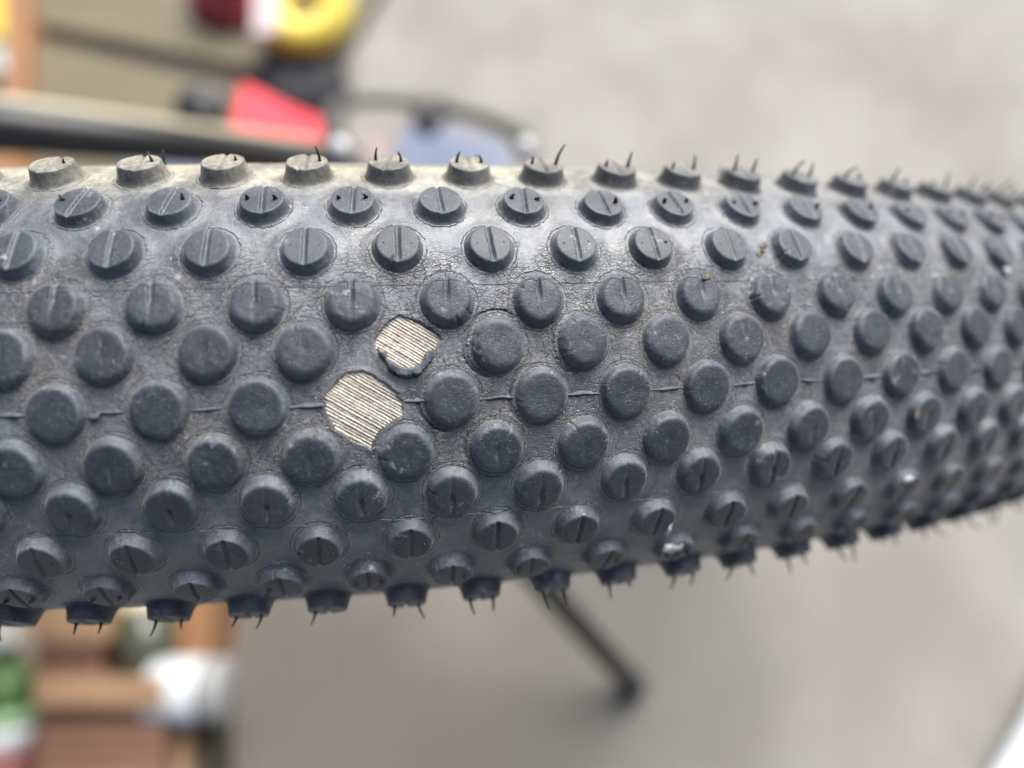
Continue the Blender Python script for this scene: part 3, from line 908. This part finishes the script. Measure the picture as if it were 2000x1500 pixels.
blob('tool_bag', 585, 165, 0.03, (0.055, 0.055, 0.03), plain('black_fabric', (0.016, 0.017, 0.024), 0.8, 0.2, 30),
     'soft black tool bag between the yellow hose and red cloth', 'bag', 4)
blob('black_cap', 390, 208, 0.03, (0.032, 0.028, 0.03), M_DARKRUB, 'small black rubber cap on the khaki board', 'cap', 6, 0.08)
slab('red_cloth', [(470, 158), (500, 172), (560, 205), (630, 232), (660, 285), (640, 330), (440, 330), (450, 250)], 0.02, 0.06,
     plain('red_fabric', (0.80, 0.06, 0.085), 0.7, 0.06, 8), 'bright red folded cloth in front of the black bag', 'cloth')
M_BLU = plain('blue_fabric', (0.15, 0.18, 0.26), 0.75, 0.06, 14)
slab('blue_bag', [(240, 276), (400, 272), (420, 420), (220, 420)], 0.0, 0.05, M_BLU, 'pale blue bag just showing under the black frame tube', 'bag')
slab('blue_tarp', [(775, 252), (830, 235), (990, 280), (1010, 420), (770, 420)], 0.0, 0.04, M_BLU, 'folded pale blue tarp under the arched cable', 'tarp')
slab('pink_cloth', [(655, 268), (760, 268), (770, 420), (640, 420)], 0.0, 0.03, plain('pink_fabric', (0.30, 0.24, 0.23), 0.8, 0.06, 10),
     'dull pink cloth between the red cloth and blue tarp', 'cloth')
slab('orange_box', [(-80, 286), (28, 288), (34, 420), (-80, 420)], 0.0, 0.06, M_ORW, 'orange wooden box low beside the tyre at the picture edge', 'box')

# arched cable with a lever and two pale balls added in place of bright glints
cab = empty('cable', cpt(850, 215, 0.5).tolist())
tag(cab, 'thin grey arched cable with two white balls standing for glints behind the tyre', 'cable')
pp = [(664, 284, .30), (646, 235, .42), (660, 207, .52), (715, 196, .60), (780, 198, .62), (850, 210, .62), (920, 226, .60), (980, 248, .52), (1020, 272, .40), (1027, 290, .30)]
pts = [Vector(cpt(*p)) for p in pp]
ft_ = []
for i in range(len(pts) - 1):
    p0, p1, p2, p3 = pts[max(i - 1, 0)], pts[i], pts[i + 1], pts[min(i + 2, len(pts) - 1)]
    for q in range(8):
        t = q / 8
        ft_.append(0.5 * ((2 * p1) + (p2 - p0) * t + (2 * p0 - 5 * p1 + 4 * p2 - p3) * t * t + (3 * p1 - p0 - 3 * p2 + p3) * t ** 3))
ft_.append(pts[-1])
M_CAB = plain('cable_grey', (0.05, 0.05, 0.05), 0.55, 0.1, 40)


def cchild(o):
    o.parent = cab; o.matrix_parent_inverse = Matrix.Translation(-Vector(cab.location)); return o


cchild(tube('cable_housing', ft_, 0.0055, M_CAB, seg=12))
M_GLINT = plain('glint_white', (0.52, 0.53, 0.55), 0.35, 0.02, 20)  # specular glints put into a plain white colour
for x, y, d_, sz in ((664, 290, .295, .0047), (1027, 290, .295, .0042)):
    bm = bmesh.new(); bmesh.ops.create_uvsphere(bm, u_segments=24, v_segments=16, radius=sz)
    me = bpy.data.meshes.new('glint_ball'); bm.to_mesh(me); bm.free(); me.materials.append(M_GLINT)
    me.polygons.foreach_set('use_smooth', [True] * len(me.polygons))
    o = bpy.data.objects.new('glint_ball', me); COL.objects.link(o); o.location = cpt(x, y, d_).tolist(); cchild(o)
lv = [cpt(864, 196, .62), cpt(852, 220, .60), cpt(832, 240, .58), cpt(838, 258, .57)]
cchild(tube('lever', lv, [0.005, 0.010, 0.012, 0.004], M_DARKRUB, seg=16))

# crates, jar, cup and bottle at the lower left


def crate(pix_lit, pix_boards, n, h, label):
    """a low crate seen from above: a pale strip stands for its lit top, brown boards for its darker front"""
    (x0, y0, x1, y1), (x2, y2, x3, y3) = pix_lit, pix_boards
    c = at((x2 + x3) / 2, (y2 + y3) / 2, h)
    root = empty('wooden_crate', (c[0], c[1], 0)); tag(root, label, 'crate', 'wooden crates beside the tyre')
    off = Matrix.Translation(-Vector(root.location))
    parts = [slab('lit_strip', [(x0, y0), (x1, y0), (x1, y1), (x0, y1)], h - 0.03, h + 0.012, M_LTW)]  # lit top put into a paler timber than the front boards
    for i in range(n):
        ya, yb = y2 + (y3 - y2) * i / n + 1, y2 + (y3 - y2) * (i + 1) / n - 1
        parts.append(slab('crate_board', [(x2, ya), (x3, ya), (x3, yb), (x2, yb)], h - 0.02, h + random.uniform(-0.003, 0.003), M_BRW))
    w = 10
    for xa, xb in ((x2, x2 + w), (x3 - w, x3)):
        parts.append(slab('side_board', [(xa, y2 + 4), (xb, y2 + 4), (xb, y3 - 4), (xa, y3 - 4)], 0.0, h - 0.021, M_BRW))
    for o in parts:
        o.parent = root; o.matrix_parent_inverse = off
    return root


crate((60, 1322, 322, 1386), (66, 1389, 316, 1640), 3, 0.10, 'nearer brown wooden crate with a pale strip for its lit top, its boards running out of the picture')
crate((66, 1150, 208, 1256), (72, 1259, 198, 1334), 2, 0.10, 'farther brown wooden crate with a pale strip for its lit top, beside the olive jar')
slab('amber_board', [(196, 1150), (420, 1150), (404, 1300), (318, 1400), (200, 1330)], 0.0, 0.06, M_ORW, 'amber board under the olive jar and the white canister', 'board')
slab('timber_block', [(322, 1400), (368, 1400), (366, 1640), (320, 1640)], 0.0, 0.07, M_LTW, 'pale timber block between the nearer crate and the dark block', 'block')
slab('dark_block', [(370, 1396), (412, 1400), (408, 1640), (370, 1640)], 0.0, 0.05, M_KHD, 'dark timber block right of the pale timber block', 'block')


def lying(name, axis, parts, mats, label, cat):
    """a round thing lying on its side: parts = (name, [(t along the axis, radius)...], material)"""
    a, b = Vector(axis[0]), Vector(axis[1])
    root = empty(name, a.lerp(b, 0.5)); tag(root, label, cat)
    for nm, prof, mt in parts:
        V, F = tube_geo([a.lerp(b, t) - root.location for t, _ in prof], [r_ for _, r_ in prof], 28)
        mesh_obj(nm, V, F, mats[mt], root)
    return root


M_OLV = plain('olive_glass', (0.075, 0.082, 0.055), 0.25, 0.15, 14)
M_CRM = plain('cream_lid', (0.66, 0.60, 0.40), 0.5, 0.05, 20)
M_GRN = plain('green_plastic', (0.10, 0.22, 0.045), 0.35, 0.25, 18)
M_PGR = plain('pale_green_band', (0.30, 0.46, 0.26), 0.4, 0.08, 10)
M_WHT = plain('white_glaze', (0.60, 0.62, 0.64), 0.4, 0.02, 10)
M_PNK = plain('red_band', (0.36, 0.13, 0.12), 0.5, 0.2, 14)

M_PAL = plain('pale_bag', (0.50, 0.50, 0.44), 0.6, 0.1, 16)
lying('glass_jar', (at(296, 1318, 0.082), at(282, 1170, 0.082)),
      [('jar_body', [(0, 0.001), (0.001, 0.017), (0.04, 0.020), (0.72, 0.022), (0.82, 0.017)], 0), ('lid', [(0.80, 0.001), (0.801, 0.019), (1.0, 0.019), (1.001, 0.001)], 1)],
      {0: M_OLV, 1: M_CRM}, 'dark olive glass jar with cream lid lying on the amber board', 'jar')
lying('canister', (at(300, 1350, 0.086), at(446, 1346, 0.086)),
      [('canister_body', [(0, 0.001), (0.001, 0.0235), (0.03, 0.0255), (0.66, 0.0255), (0.70, 0.0245)], 0), ('lid', [(0.69, 0.001), (0.70, 0.025), (0.97, 0.025), (1.0, 0.022), (1.001, 0.001)], 1)],  # grey end piece is the shaded right part, put into the colour
      {0: M_WHT, 1: plain('shaded_end_grey', (0.30, 0.30, 0.295), 0.5, 0.05, 10)}, 'bright white canister with its shaded end in grey lying on the amber board', 'canister')
lying('plastic_bottle', (at(20, 1530, 0.03), at(20, 1292, 0.03)),
      [('red_band', [(0, 0.001), (0.001, 0.022), (0.02, 0.024), (0.25, 0.024)], 3), ('white_band', [(0.25, 0.001), (0.251, 0.0248), (0.42, 0.0248), (0.421, 0.001)], 2),
       ('pale_band', [(0.422, 0.001), (0.423, 0.024), (0.57, 0.024), (0.571, 0.001)], 1),
       ('bottle_body', [(0.572, 0.001), (0.573, 0.0235), (0.80, 0.0235), (0.92, 0.018), (1.0, 0.009), (1.001, 0.001)], 0)],
      {0: M_GRN, 1: M_PGR, 2: M_WHT, 3: M_PNK}, 'green plastic bottle with white and red bands at the picture edge', 'bottle')
slab('pale_bag', [(-60, 1150), (26, 1150), (30, 1262), (-60, 1276)], 0.0, 0.04, M_PAL, 'pale grey bag lying above the green bottle at the picture edge', 'bag')
slab('brown_sack', [(28, 1150), (64, 1150), (68, 1340), (46, 1352), (32, 1262)], 0.0, 0.035, plain('brown_sacking', (0.30, 0.24, 0.18), 0.9, 0.1, 40), 'grey brown sack between the pale bag and the farther crate', 'sack')

# white hose crossing the lower right corner
hp = [at(x, y, 0.02) for x, y in ((1925, 1640), (1965, 1560), (1998, 1505), (2035, 1440), (2075, 1360), (2110, 1270), (2170, 1080), (2260, 860), (2420, 640), (2700, 480))]
ft2 = []
hp = [Vector(p) for p in hp]
for i in range(len(hp) - 1):
    p0, p1, p2, p3 = hp[max(i - 1, 0)], hp[i], hp[i + 1], hp[min(i + 2, len(hp) - 1)]
    for q in range(8):
        t = q / 8
        ft2.append(0.5 * ((2 * p1) + (p2 - p0) * t + (2 * p0 - 5 * p1 + 4 * p2 - p3) * t * t + (3 * p1 - p0 - 3 * p2 + p3) * t ** 3))
ft2.append(hp[-1])
tag(tube('white_hose', ft2, 0.018, plain('white_hose_plastic', (0.78, 0.83, 0.90), 0.35, 0.03, 20), seg=20), 'white hose crossing the concrete at the lower right corner', 'hose')
print('TRIS', sum(len(o.data.polygons) * 2 for o in S.objects if o.type == 'MESH'), 'cam', CAM)
